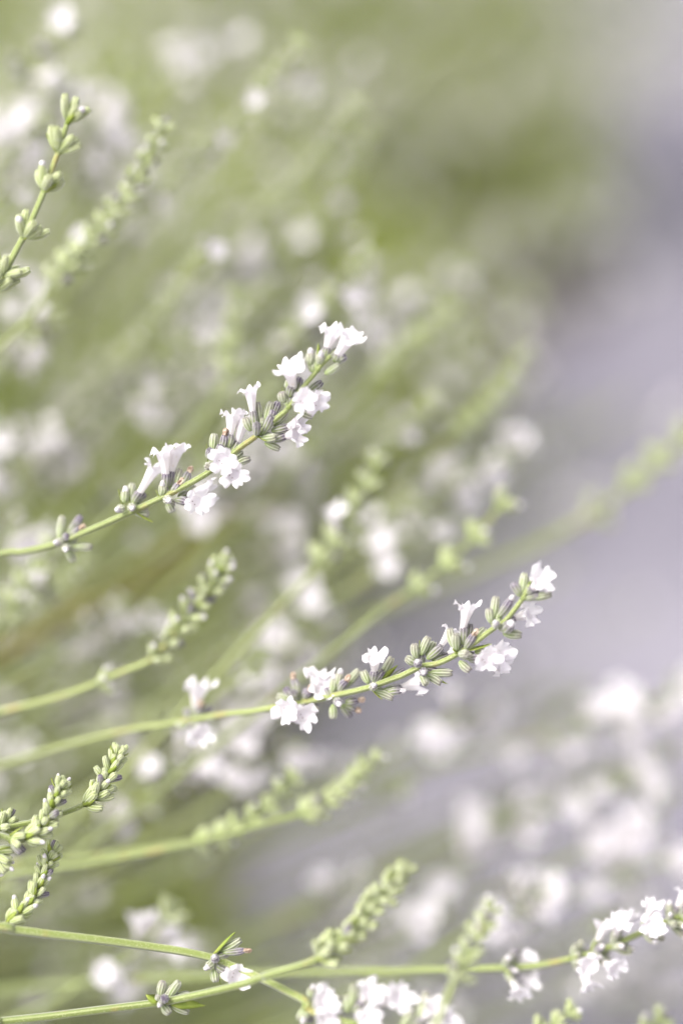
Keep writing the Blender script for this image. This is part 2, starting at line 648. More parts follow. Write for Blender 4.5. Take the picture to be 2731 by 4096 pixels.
# --- first sharp stem, middle of the picture
build_hero('sharp white-flowered stem with the two open face-on flowers, upper middle of the picture', Z1,
           [(-60, 1035), (90, 1012), (215, 985), (330, 940), (520, 858), (660, 793), (750, 748), (870, 680), (370, 1225, Z2), (480, 1148, Z2),
            (700, 960, Z2), (785, 885, Z2), (920, 700, Z2), (1020, 580, Z2), (1090, 490, Z2), (1170, 410, Z2)],
           lerp_x((0, .577), (300, .565), (800, .5515), (1000, .549), (1150, .545), (1380, .537)),
           [
    (Z1, 265, 962, [('c', 250, 965, 262, 862, 1), ('m', 285, 935, 340, 862, 1), ('d', 290, 945, 335, 915, -2), ('k', 262, 970, 238, 972, -3),
                    ('k', 275, 985, 276, 1000, -3), ('c', 305, 988, 385, 990, 0), ('c', 280, 1000, 310, 1050, 2), ('m', 265, 955, 285, 945, -2)]),
    (Z3, 330, 1500, [('b', 235, 1480, 200, 1320, 1, 1.4), ('k', 262, 1470, 268, 1340, 0), ('c', 310, 1440, 342, 1270, 2), ('F', 345, 1480, 425, 1350, 560, 1130, 0, -1, 1.0),
                     ('k', 250, 1520, 195, 1535, -2), ('k', 330, 1500, 338, 1520, -3), ('b', 380, 1560, 560, 1640, -1, 2.2), ('m', 370, 1450, 470, 1370, 2)]),
    (Z3, 640, 1400, [('F', 680, 1330, 690, 1140, 660, 950, -1, -2, 1.1), ('F', 720, 1320, 750, 1130, 800, 930, 1, 1, 1.05), ('k', 640, 1390, 655, 1280, -1),
                     ('c', 790, 1290, 840, 1120, 2), ('d', 850, 1290, 930, 1150, 1), ('d', 750, 1380, 830, 1265, -2), ('k', 700, 1420, 718, 1440, -4, 1.05),
                     ('F', 790, 1440, 915, 1460, 1010, 1450, -2, -5.5, 1.0), ('F', 820, 1400, 960, 1360, 1120, 1330, 2, 1, 1.05), ('c', 710, 1460, 760, 1560, 1),
                     ('c', 880, 1380, 990, 1300, 3), ('b', 640, 1440, 590, 1330, 0, 1.1)]),
    (Z2, 100, 1410, [('c', 115, 1260, 130, 1112, 1), ('b', 70, 1370, 62, 1195, 0, 1.0), ('m', 100, 1340, 92, 1245, -3), ('c', 100, 1385, 68, 1405, -4, 1.0),
                     ('d', 190, 1260, 222, 1125, 0), ('m', 160, 1310, 185, 1210, -2), ('F', 250, 1240, 272, 1110, 290, 965, 1, 1, 1.0),
                     ('F', 290, 1270, 335, 1185, 395, 985, 2, 2, 1.0), ('F', 170, 1400, 225, 1320, 205, 1352, -2, -6.5, 1.0),
                     ('F', 200, 1440, 275, 1440, 300, 1482, -1, -6.0, 1.0), ('c', 310, 1385, 445, 1330, 1), ('c', 290, 1340, 375, 1275, 3), ('c', 205, 1470, 230, 1560, 2)]),
    (Z2, 535, 1115, [('F', 480, 1080, 470, 895, 452, 735, -1, -2, 1.0), ('c', 530, 1020, 514, 832, 1), ('c', 455, 1085, 402, 965, -1), ('m', 500, 1120, 510, 1015, -4),
                     ('m', 565, 1110, 645, 945, -2), ('c', 590, 1000, 640, 825, 1), ('m', 640, 970, 700, 825, 2), ('c', 660, 1035, 775, 915, 3),
                     ('F', 640, 1085, 790, 1045, 890, 1000, 0, -1, 1.0), ('F', 660, 1175, 770, 1130, 860, 1110, 1, -1, 1.0), ('c', 550, 1150, 680, 1140, -2),
                     ('c', 580, 1190, 712, 1245, 1, .9), ('b', 500, 1125, 600, 1170, -2, 1.5), ('c', 545, 1050, 552, 965, 0, .7), ('m', 620, 1010, 660, 900, 0)]),
    (Z2, 785, 860, [('F', 805, 780, 830, 670, 800, 545, -1, -3.5, 1.05), ('m', 855, 730, 892, 605, 1), ('c', 750, 830, 728, 735, -1), ('F', 830, 850, 890, 820, 930, 805, -2, -5.5, 1.0),
                    ('F', 850, 850, 960, 830, 1040, 825, 0, -3, .95), ('m', 960, 745, 1090, 645, 1), ('c', 880, 900, 1005, 955, 1), ('b', 770, 840, 740, 690, 1, 1.0), ('c', 790, 700, 800, 640, 2)]),
    (Z2, 1050, 530, [('k', 985, 500, 988, 385, 0), ('k', 1075, 480, 1082, 405, -2), ('b', 1060, 420, 1072, 295, 1, 1.2), ('F', 1120, 420, 1140, 330, 1180, 215, 1, 0, 1.05),
                     ('F', 1200, 470, 1235, 400, 1330, 250, 1, -1, 1.1), ('c', 1120, 575, 1245, 490, 0), ('m', 1220, 465, 1300, 415, 2), ('c', 1010, 560, 1000, 450, 1),
                     ('m', 1150, 430, 1250, 350, 3)]),
], .00086, .00046, random.Random(11))

# --- second sharp stem, right of the middle
build_hero('sharp white-flowered stem against the grey paving, right of the middle', H2B,
           [(0, 3065, win(0, 0, 1)), (418, 2943, win(0, 0, 1)), (697, 2893, win(0, 0, 1)), (900, 2858, win(0, 0, 1)), (0, 757), (100, 740), (300, 702), (400, 680), (560, 643), (690, 597),
            (130, 1080, H2A), (300, 1000, H2A), (450, 970, H2A), (600, 900, H2A), (770, 790, H2A), (930, 670, H2A), (1050, 590, H2A), (1180, 430, H2A), (1225, 360, H2A), (1270, 270, H2A)],
           lerp_x((0, .62), (700, .589), (1100, .568), (1400, .557), (1650, .549), (1900, .545), (2200, .537)),
           [
    (win(0, 0, 1), 770, 2880, [('F', 775, 2860, 785, 2815, 792, 2765, 0, -1, 1.25), ('d', 790, 2860, 800, 2825, -2, 1.2), ('m', 760, 2880, 745, 2835, 1), ('F', 780, 2895, 792, 2915, 800, 2940, 0, -3, 1.2),
                               ('c', 750, 2900, 705, 2905, 0), ('m', 800, 2870, 840, 2825, 1)]),
    (H2B, 250, 705, [('F', 290, 680, 310, 640, 325, 590, 1, 0, 1.1), ('F', 310, 690, 325, 675, 345, 650, 0, -3, .95), ('d', 230, 690, 212, 600, 1, 1.1), ('d', 270, 690, 288, 655, -2, 1.1), ('m', 210, 690, 170, 640, 0),
                     ('m', 220, 690, 205, 655, -2), ('c', 200, 710, 130, 680, 0), ('F', 215, 720, 200, 735, 180, 748, -1, -5, 1.1), ('F', 250, 720, 258, 745, 262, 775, -1, -4.5, 1.1),
                     ('m', 280, 720, 330, 745, 1)]),
    (H2B, 390, 682, [('k', 395, 665, 402, 595, 0), ('k', 420, 650, 434, 570, 0), ('d', 430, 660, 465, 605, -2), ('c', 455, 640, 525, 555, 1), ('K', 410, 700, 428, 718, -4), ('c', 400, 720, 402, 790, 0),
                     ('d', 460, 710, 520, 700, 0), ('d', 450, 725, 505, 745, 1), ('m', 440, 720, 485, 780, 2), ('m', 390, 690, 370, 640, 1)]),
    (H2B, 590, 636, [('F', 595, 610, 600, 555, 600, 500, -1, -4, .95), ('c', 630, 600, 685, 495, 1), ('b', 640, 600, 715, 535, 0, 1.6), ('c', 570, 620, 545, 560, 1), ('k', 590, 640, 597, 630, -4), ('m', 640, 655, 720, 645, 1),
                     ('F', 650, 650, 730, 640, 800, 622, 3, 3, 1.0), ('K', 660, 665, 730, 655, -1), ('c', 600, 660, 688, 692, -1, .9), ('b', 590, 655, 640, 690, -2, 1.4), ('m', 680, 600, 745, 555, 2)]),
    (H2A, 285, 1005, [('c', 255, 930, 238, 795, -1), ('c', 295, 900, 365, 735, 0), ('b', 280, 960, 292, 765, 1, 1.3), ('c', 250, 975, 165, 920, -1), ('K', 272, 985, 270, 960, -4), ('K', 310, 1040, 322, 1052, -4, 1.0),
                      ('m', 350, 935, 485, 820, 0), ('c', 350, 910, 415, 785, 3), ('F', 400, 930, 480, 810, 560, 690, 3, 3, .75), ('m', 400, 950, 535, 895, 2), ('F', 430, 950, 530, 895, 610, 845, 3, 4, .75),
                      ('c', 360, 1050, 575, 1055, 0, 1.05), ('c', 340, 1080, 475, 1150, -1), ('c', 300, 1080, 345, 1165, -2), ('b', 400, 1090, 540, 1145, 1, 1.4)]),
    (H2A, 625, 880, [('F', 670, 800, 678, 630, 708, 490, -1, -1.5, 1.0), ('m', 710, 780, 735, 620, 1), ('c', 590, 830, 552, 660, 1), ('c', 615, 860, 605, 705, -2), ('d', 690, 840, 770, 715, -2), ('c', 760, 770, 870, 660, 2),
                     ('b', 730, 855, 925, 782, -1, 1.6), ('c', 640, 890, 715, 885, -4), ('c', 780, 875, 930, 815, 1), ('F', 720, 935, 815, 925, 885, 935, -1, -4.5, .95), ('F', 760, 930, 880, 920, 985, 905, 1, -2, 1.05),
                     ('F', 770, 945, 900, 960, 1000, 985, 2, 0, .9), ('c', 640, 950, 735, 1040, -1), ('b', 620, 880, 600, 830, -2, 1.6)]),
    (H2A, 985, 625, [('c', 925, 610, 905, 480, 0), ('c', 945, 570, 970, 375, 1), ('K', 985, 560, 1105, 395, -1), ('k', 975, 640, 968, 612, -3), ('K', 1030, 680, 1100, 620, -3, 1.35), ('c', 1030, 700, 1195, 715, 0, 1.1),
                     ('F', 1030, 630, 1140, 560, 1260, 525, 2, 0, 1.05), ('m', 1000, 640, 1060, 660, 0), ('b', 930, 640, 895, 500, 1, 1.0)]),
    (H2A, 1212, 385, [('m', 1180, 370, 1118, 250, 0), ('c', 1200, 350, 1228, 165, 1), ('b', 1240, 350, 1285, 240, 0, 1.3), ('F', 1250, 350, 1310, 290, 1365, 230, -1, -3, 1.1), ('c', 1270, 385, 1460, 350, 0),
                      ('m', 1260, 330, 1350, 330, 1), ('c', 1240, 320, 1270, 210, 2)]),
], .00090, .00045, random.Random(23))

# --- bottom left: the stem running down to the right
build_hero('thick sharp stem running down to the right at the bottom left', Z5,
           [(-160, 1262), (100, 1287), (350, 1317), (650, 1352), (950, 1392), (1150, 1422), (1330, 1462), (560, 545, Z8), (900, 690, Z8), (1180, 830, Z8), (1360, 925, Z8), (300, 640, Z6), (460, 690, Z6), (620, 760, Z6)],
           lerp_x((0, .538), (600, .547), (900, .549), (1250, .532), (1700, .52)),
           [
    (Z8, 420, 490, [('b', 395, 440, 650, 232, -1, 2.3), ('c', 470, 400, 685, 285, 0), ('d', 500, 420, 725, 400, -1, .85), ('K', 420, 500, 415, 470, -4), ('k', 400, 530, 340, 570, -2), ('c', 405, 590, 425, 725, -1),
                    ('F', 430, 560, 560, 630, 640, 668, -1, -4.5, 1.1), ('b', 440, 620, 505, 765, 0, 1.2), ('m', 430, 530, 470, 600, 0)]),
    (Z6, 285, 620, [('F', 300, 620, 320, 615, 340, 600, -1, -5, .98), ('F', 310, 640, 330, 640, 345, 650, -1, -4.5, .98), ('k', 290, 590, 300, 560, 0), ('k', 280, 640, 270, 665, -1), ('c', 310, 590, 370, 565, 1), ('c', 330, 620, 400, 590, 1),
                    ('k', 350, 640, 400, 660, 0), ('c', 300, 590, 330, 550, 2)]),
    (Z6, 440, 665, [('F', 440, 640, 470, 600, 495, 570, 0, -4, 1.05), ('c', 420, 640, 420, 580, 1), ('F', 470, 650, 540, 610, 590, 590, 0, -4, 1.05), ('F', 470, 680, 485, 670, 490, 662, -1, -5, .98), ('c', 430, 620, 440, 540, 0),
                    ('c', 480, 640, 540, 560, 2), ('k', 450, 690, 440, 715, -1)]),
    (Z6, 610, 740, [('c', 600, 700, 640, 630, 0), ('F', 630, 700, 680, 660, 715, 630, 0, -3, .98), ('c', 650, 690, 700, 590, 1), ('c', 660, 660, 690, 570, 2), ('F', 640, 730, 700, 690, 760, 665, 0, -3, .95), ('k', 680, 660, 740, 620, 1)]),
], .00108, .0008, random.Random(31))

# --- bottom: stem with the star of pale buds, ending in a dense green spike
STAR = build_hero('stem with a star of pale green buds crossing the bottom left corner, dense green tip', Z5,
           [(-150, 1880), (0, 1860), (300, 1828), (600, 1790), (950, 1747), (1100, 1722), (1400, 1655), (1560, 1612), (130, 520, Z6), (285, 472, Z6)],
           lerp_x((0, .545), (600, .548), (1000, .536), (1600, .515)),
           [(Z5, 1010, 1738, [('c', 1005, 1705, 1025, 1605, 0), ('c', 1060, 1710, 1125, 1608, 0), ('b', 985, 1735, 932, 1685, -1, 2.6), ('b', 1080, 1745, 1288, 1757, -1, 2.6), ('c', 1090, 1715, 1188, 1688, 2),
                              ('m', 1030, 1730, 1030, 1708, -4), ('k', 1015, 1740, 1002, 1758, -3, .7), ('c', 1020, 1755, 1065, 1812, -1), ('c', 1070, 1755, 1183, 1800, 1), ('c', 1000, 1730, 988, 1695, -1, .7)])],
           .00088, .00072, random.Random(37))


# ------------------------------------------------------------------ spikes of separate calyces grown whorl by whorl
def grow_whorl(th, c, tan, rs, rng, n, size, flowers=0.0, mauve=0.3, knob=0.1, tilt=42, dry=0.0):
    wh = link('whorl', rng.choice(NODES), node_frame(c, tan, rs * 1.5), th)
    a0 = rng.uniform(0, 6.28)
    for i in range(n):
        a = a0 + 2 * math.pi * i / n + rng.uniform(-.25, .25)
        tl = math.radians(tilt + rng.uniform(-16, 16))
        dv = (tan * math.cos(tl) + perp(tan, a) * math.sin(tl)).normalized()
        B = c + perp(tan, a) * rs * .7
        L = size * rng.uniform(.8, 1.12)
        T = B + dv * L
        k = 'm' if rng.random() < mauve else ('c' if flowers > .1 else 'g')
        r = CR * min(1, size / .0046) * rng.uniform(.88, 1.1)
        put_calyx(wh, k, B, T, tan, r, rng)
        q = rng.random()
        if q < flowers:
            s = rng.uniform(.80, .96)
            link('flower', rng.choice(COROLLAS), frame(T - dv * .0008, T - dv * .0008 + dv, tan, 1.0) @ Matrix.Scale(s, 4), wh)
        elif q < flowers + knob:
            link('flower_bud', rng.choice(KNOBS), frame(T - dv * .0006, T + dv * .0009, tan, r * .65), wh)
        elif q < flowers + knob + dry:
            link('withered_flower', rng.choice(DRIES), frame(T - dv * .0006, T + dv * .0014, tan, r * .8), wh)
    for s in (0, math.pi):
        dv = (tan * .75 + perp(tan, a0 + s + .3) * .7).normalized()
        B = c + perp(tan, a0 + s + .3) * rs
        link('bract', rng.choice(BRACTS), frame(B - tan * .0006, B + dv * size * .80, -perp(tan, a0 + s + .3), .0009), wh)
    return wh


def build_spike(label, W, path_px, depth, heads, r0, r1, rng, size=.0042, root=True, group=None, n=7, into=None, **kw):
    """heads: (start, end, count) along the path in fractions of its photo length, or a list of window pixels"""
    full = [W(*p[:2]) if len(p) == 2 else p[2](*p[:2]) for p in path_px]
    df = depth if callable(depth) else (lambda x, y: depth)
    pts = [P(x, y, df(x, y)) for x, y in full]
    path = rooted(pts, rng) if root else pts
    th = into or thing('lavender_stem', path[0], label, 'flower stem', group)
    link('stalk', stalk_mesh(path, r0, r1), Matrix.Translation(path[0]), th)
    dense, _ = catmull(pts, 240)
    if isinstance(heads, tuple):
        a, b, cnt = heads
        ks = [a + (b - a) * (i / (cnt - 1)) ** .92 for i in range(cnt)]
        idx = [int(k * 239) for k in ks]
    else:
        idx = []
        for h in heads:
            x, y = W(*h[:2]) if len(h) == 2 else h[2](*h[:2])
            c = P(x, y, df(x, y))
            idx.append(min(range(240), key=lambda i: (dense[i] - c).length))
    m = len(idx)
    for q, k in enumerate(idx):
        tan = (dense[min(k + 2, 239)] - dense[max(k - 2, 0)]).normalized()
        taper = 1 - .28 * (q / max(1, m - 1)) if isinstance(heads, tuple) else 1
        grow_whorl(th, dense[k], tan, r1, rng, n, size * taper, tilt=kw.get('tilt', 42) - (14 if q == m - 1 else 0),
                   **{a: b for a, b in kw.items() if a != 'tilt'})
    return th


build_spike('slightly soft green bud spike with five spaced whorls at the upper left edge', ZA,
            [(-150, 1900), (-40, 1600), (20, 1490), (160, 1220), (200, 1150), (345, 825), (440, 560), (465, 500), (520, 310), (545, 255)],
            lerp_x((0, .5425), (300, .537)), [(-12, 1580), (30, 1480), (192, 1170), (368, 800), (462, 500), (538, 270)],
            .0009, .0005, random.Random(41), size=.0054, n=7, flowers=0, mauve=.04, knob=.05, tilt=42)
build_spike('small dense green bud spike in the left corner above the thick sharp stem', Z5,
            [(-250, 1390), (-120, 1320), (0, 1270), (100, 1205), (190, 1110), (245, 1000), (290, 890), (330, 800)],
            lerp_x((0, .541), (250, .552)), (.36, 1.0, 9), .00085, .0005, random.Random(43), size=.0038, n=6, flowers=0, mauve=.06, knob=.12, tilt=40)
build_spike('dense green bud spike curving up highest at the lower left edge', Z5,
            [(-250, 720), (-60, 660), (100, 628), (240, 600), (420, 545), (560, 480), (640, 400), (690, 290), (735, 190)],
            lerp_x((0, .545), (500, .553)), (.60, 1.0, 7), .00085, .0005, random.Random(47), size=.0041, n=6, flowers=0, mauve=.1, knob=.1, tilt=44)
build_spike('short dense green bud spike between the two others at the lower left edge', Z5,
            [(-200, 760), (-40, 690), (100, 715), (215, 680), (290, 600), (340, 490), (375, 395)],
            lerp_x((0, .542), (250, .545)), (.30, 1.0, 8), .00085, .0005, random.Random(53), size=.0040, n=6, flowers=0, mauve=.12, knob=.12, tilt=42)
build_spike('cut-off bud cluster poking in at the lower left edge', Z5,
            [(-300, 700), (-160, 660), (-60, 655), (10, 640), (45, 600)],
            .547, (.75, 1.0, 2), .00085, .0005, random.Random(57), size=.0042, n=5, flowers=0, mauve=.15, knob=.2)
build_spike('cut-off stem with pale buds at the left edge below the short green spike', Z5,
            [(-300, 850), (-160, 820), (-60, 800), (0, 830)],
            .545, (.8, 1.0, 2), .00085, .0005, random.Random(58), size=.0046, n=5, flowers=0, mauve=.15, knob=.3)
build_spike('', Z6,
            [(130, 520), (285, 472), (350, 430), (430, 360), (500, 280), (560, 215), (600, 165)],
            lerp_x((900, .537), (1600, .515)), (.26, 1.0, 9), .0008, .0005, random.Random(59), size=.0046, n=6, root=False, into=STAR, flowers=0, mauve=.03, knob=0, tilt=38)
build_spike('white-flowered stem leaving the picture at the bottom right edge', Z6,
            [(-100, 520), (250, 505), (600, 500), (900, 492), (1050, 484), (1160, 464), (1290, 430), (1420, 370), (1500, 335), (1600, 300)],
            lerp_x((800, .62), (1900, .583), (2731, .566)), [(960, 490), (1190, 455), (1260, 438), (1330, 410), (1430, 365), (1520, 325), (1560, 310)],
            .0011, .0006, random.Random(61), size=.0043, n=8, flowers=.24, mauve=.2, knob=.3, tilt=52)
build_spike('soft green spike with pale buds rising at the left, below the first sharp stem', Z7,
            [(-100, 880), (0, 848), (300, 772), (470, 712), (640, 638), (790, 575), (880, 480), (980, 350), (1080, 220), (1150, 110)],
            lerp_x((0, .602), (900, .587)), [(520, 690), (800, 560), (880, 480), (930, 415), (985, 345), (1030, 285), (1075, 225), (1120, 150), (1150, 110)],
            .0011, .0006, random.Random(67), size=.0042, n=6, flowers=0, mauve=.10, knob=.3, tilt=44)

# ------------------------------------------------------------------ shared whorls for the blurred stems
def whorl_mesh(rng, n, flowers, mauve, size=.0043, tilt=48, knob=.1):
    """one whorl round the origin, stem axis +z"""
    mb = MB()
    tan = Vector((0, 0, 1))
    V, f = g_blob(rng, 8, 5)
    mb.add(np.array(V) * (.001, .001, .002) - (0, 0, .001), f, STEM)
    a0 = rng.uniform(0, 6.28)
    for i in range(n):
        a = a0 + 2 * math.pi * i / n + rng.uniform(-.25, .25)
        tl = math.radians(tilt + rng.uniform(-18, 18))
        dv = tan * math.cos(tl) + perp(tan, a) * math.sin(tl)
        B = perp(tan, a) * .0005
        T = B + dv * size * rng.uniform(.85, 1.15)
        V, f, t, r = g_calyx(rng, hi=False)
        mb.add(V, f, CM if rng.random() < mauve else (CG if flowers else CB), t, r, frame(B, T, tan, CR * size / .0043))
        if i < flowers:
            V, f, t = g_corolla(rng, .0042, rng.uniform(1.0, 1.2), hi=False)
            mb.add(V, f, PETAL, t, None, frame(T - dv * .0008, T - dv * .0008 + dv, tan, 1.0))
        elif rng.random() < knob:
            V, f = g_blob(rng, 8, 5)
            mb.add(V, f, PETAL, [1] * len(V), None, frame(T - dv * .0006, T + dv * .001, tan, CR * .7))
    for s in (0, math.pi):
        V, f = g_bract(rng, 4)
        dv = tan * .75 + perp(tan, a0 + s) * .7
        mb.add(V, f, BRACT, None, None, frame(Vector((0, 0, -.0005)), dv * size * .8, -perp(tan, a0 + s), .0010))
    return mb.mesh('whorl')


WR = random.Random(5)
WHITE = [whorl_mesh(WR, 8, 2, .2) for _ in range(4)] + [whorl_mesh(WR, 8, 3, .2) for _ in range(3)]
FULLW = [whorl_mesh(WR, 8, 3, .2) for _ in range(3)] + [whorl_mesh(WR, 8, 4, .15) for _ in range(3)]
SPARSE = [whorl_mesh(WR, 7, 1, .25, knob=.25) for _ in range(4)]
GREEN = [whorl_mesh(WR, 7, 0, .06, tilt=42, knob=.08) for _ in range(5)]


def soft_stem(label, pts, heads, rng, r0=.0011, r1=.0006, group=None, root=True, crown=CROWN, scale=1.0, ns=8):
    """pts: world points base to tip; heads: (fraction, mesh list, scale)"""
    path = rooted(pts, rng, crown) if root else list(pts)
    th = thing('lavender_stem', path[0], label, 'flower stem', group)
    link('stalk', stalk_mesh(path, r0, r1, per=4, ns=ns), Matrix.Translation(path[0]), th)
    n = 120
    dense, _ = catmull(pts, n)
    for fr, pool, s in heads:
        k = min(n - 1, max(0, int(fr * (n - 1))))
        tan = (dense[min(k + 2, n - 1)] - dense[max(k - 2, 0)]).normalized()
        M = frame(dense[k], dense[k] + tan, perp(tan, rng.uniform(0, 6.28)), 1.0) @ Matrix.Scale(s * scale, 4)
        link('whorl', rng.choice(pool), M, th)
    return th


def soft_px(label, px, depth, heads, seed, **kw):
    """px in 1568-wide picture coordinates; heads given as pixels ((x, y), 'w'|'s'|'g', scale)"""
    rng = random.Random(seed)
    d0, d1 = depth if isinstance(depth, tuple) else (depth, depth)
    m = len(px) - 1
    pts = [P(*FULL(*p), d0 + (d1 - d0) * i / m) for i, p in enumerate(px)]
    n = 120
    cur2, _ = catmull([Vector((p[0], p[1], 0)) for p in px], n)
    hs_ = []
    for h in heads:
        c = Vector((h[0], h[1], 0))
        k = min(range(n), key=lambda i: (cur2[i] - c).length)
        hs_.append((k / (n - 1), {'w': FULLW, 's': SPARSE, 'g': GREEN}[h[2]], h[3] if len(h) > 3 else 1.0))
    return soft_stem(label, pts, hs_, rng, **kw)


def run(x0, y0, x1, y1, n, k, s0=1.0, s1=.7):
    return [(x0 + (x1 - x0) * i / (n - 1), y0 + (y1 - y0) * i / (n - 1), k, s0 + (s1 - s0) * i / (n - 1)) for i in range(n)]


soft_px('blurred green bud spike leaning right behind the five-whorl spike at upper left', [(-60, 860), (60, 740), (150, 615), (250, 505), (325, 395), (372, 300)], (.62, .597),
        run(120, 655, 372, 300, 11, 'g', 1.1, .8), 101)
soft_px('blurred bright green stem at lower left ending in the higher of two green spikes', [(-60, 2022), (200, 1985), (440, 1938), (620, 1890), (700, 1865), (780, 1815), (855, 1745)], (.60, .606),
        run(690, 1870, 855, 1745, 8, 'g', 1.0, .7), 102)
soft_px('blurred stem at lower left ending in the shorter green spike', [(-60, 1995), (200, 1968), (420, 1938), (540, 1905), (610, 1855), (665, 1790)], (.605, .61),
        run(450, 1930, 665, 1790, 7, 'g', 1.1, .8), 103)
soft_px('blurred green stem with spaced pale whorls reaching the right edge', [(700, 1480), (900, 1395), (1120, 1300), (1330, 1200), (1450, 1112), (1590, 985)], (.73, .70),
        [(1350, 1185, 'g', 1.5), (1440, 1115, 'g', 1.4), (1500, 1065, 'g', 1.3), (1560, 1010, 'g', 1.3)], 104, r0=.0012, r1=.0010)
soft_px('blurred spike of four bright green whorls below the right-hand green stem', [(760, 1500), (880, 1400), (960, 1345), (1075, 1250), (1150, 1160)], .625,
        [(950, 1352, 'g', 1.2), (1015, 1300, 'g', 1.2), (1085, 1240, 'g', 1.1), (1145, 1168, 'g', 1.2)], 105)
soft_px('blurred narrow green spike in the centre between the two sharp stems', [(640, 1400), (720, 1310), (780, 1220), (830, 1130), (865, 1065)], .625,
        run(735, 1290, 862, 1070, 6, 'g', 1.1, .9) + [(770, 1240, 's')], 106)
soft_px('blurred yellow-green spike standing against the grey paving at right', [(880, 1170), (980, 1065), (1080, 965), (1150, 890), (1205, 805)], (.70, .71),
        run(1060, 985, 1205, 805, 7, 'g', 1.0, .7), 107)
soft_px('blurred upright green spike left of the first stem tip', [(380, 1060), (470, 960), (520, 860), (535, 770), (545, 690)], .66, run(500, 905, 545, 690, 5, 'g', 1.2, 1.1), 108)
soft_px('blurred green-white spike right of the first stem tip', [(780, 960), (870, 860), (960, 770), (1030, 715)], .70, run(870, 860, 1030, 715, 5, 'g', 1.2, 1.0), 109)
soft_px('blurred pale green spike at the left edge below the first sharp stem', [(-80, 1580), (-10, 1450), (50, 1340), (110, 1265)], .625, run(0, 1440, 110, 1265, 5, 'g', 1.1, .9), 110)
soft_px('blurred olive green spike in front of the bottom right flowers', [(960, 2480), (1010, 2330), (1060, 2215), (1095, 2145), (1125, 2095)], .505, run(1040, 2250, 1125, 2095, 6, 'g', .85, .7), 111, crown=Vector((-.10, .36, .05)))
soft_px('small green tip poking up at the bottom edge right of the middle', [(1150, 2420), (1230, 2385), (1300, 2330)], .58, run(1240, 2380, 1300, 2330, 3, 'g', 1, .8), 112)
soft_px('small pale tip at the bottom right corner', [(1380, 2430), (1460, 2390), (1510, 2345)], .60, run(1470, 2380, 1510, 2345, 2, 'g', 1, .9), 113)

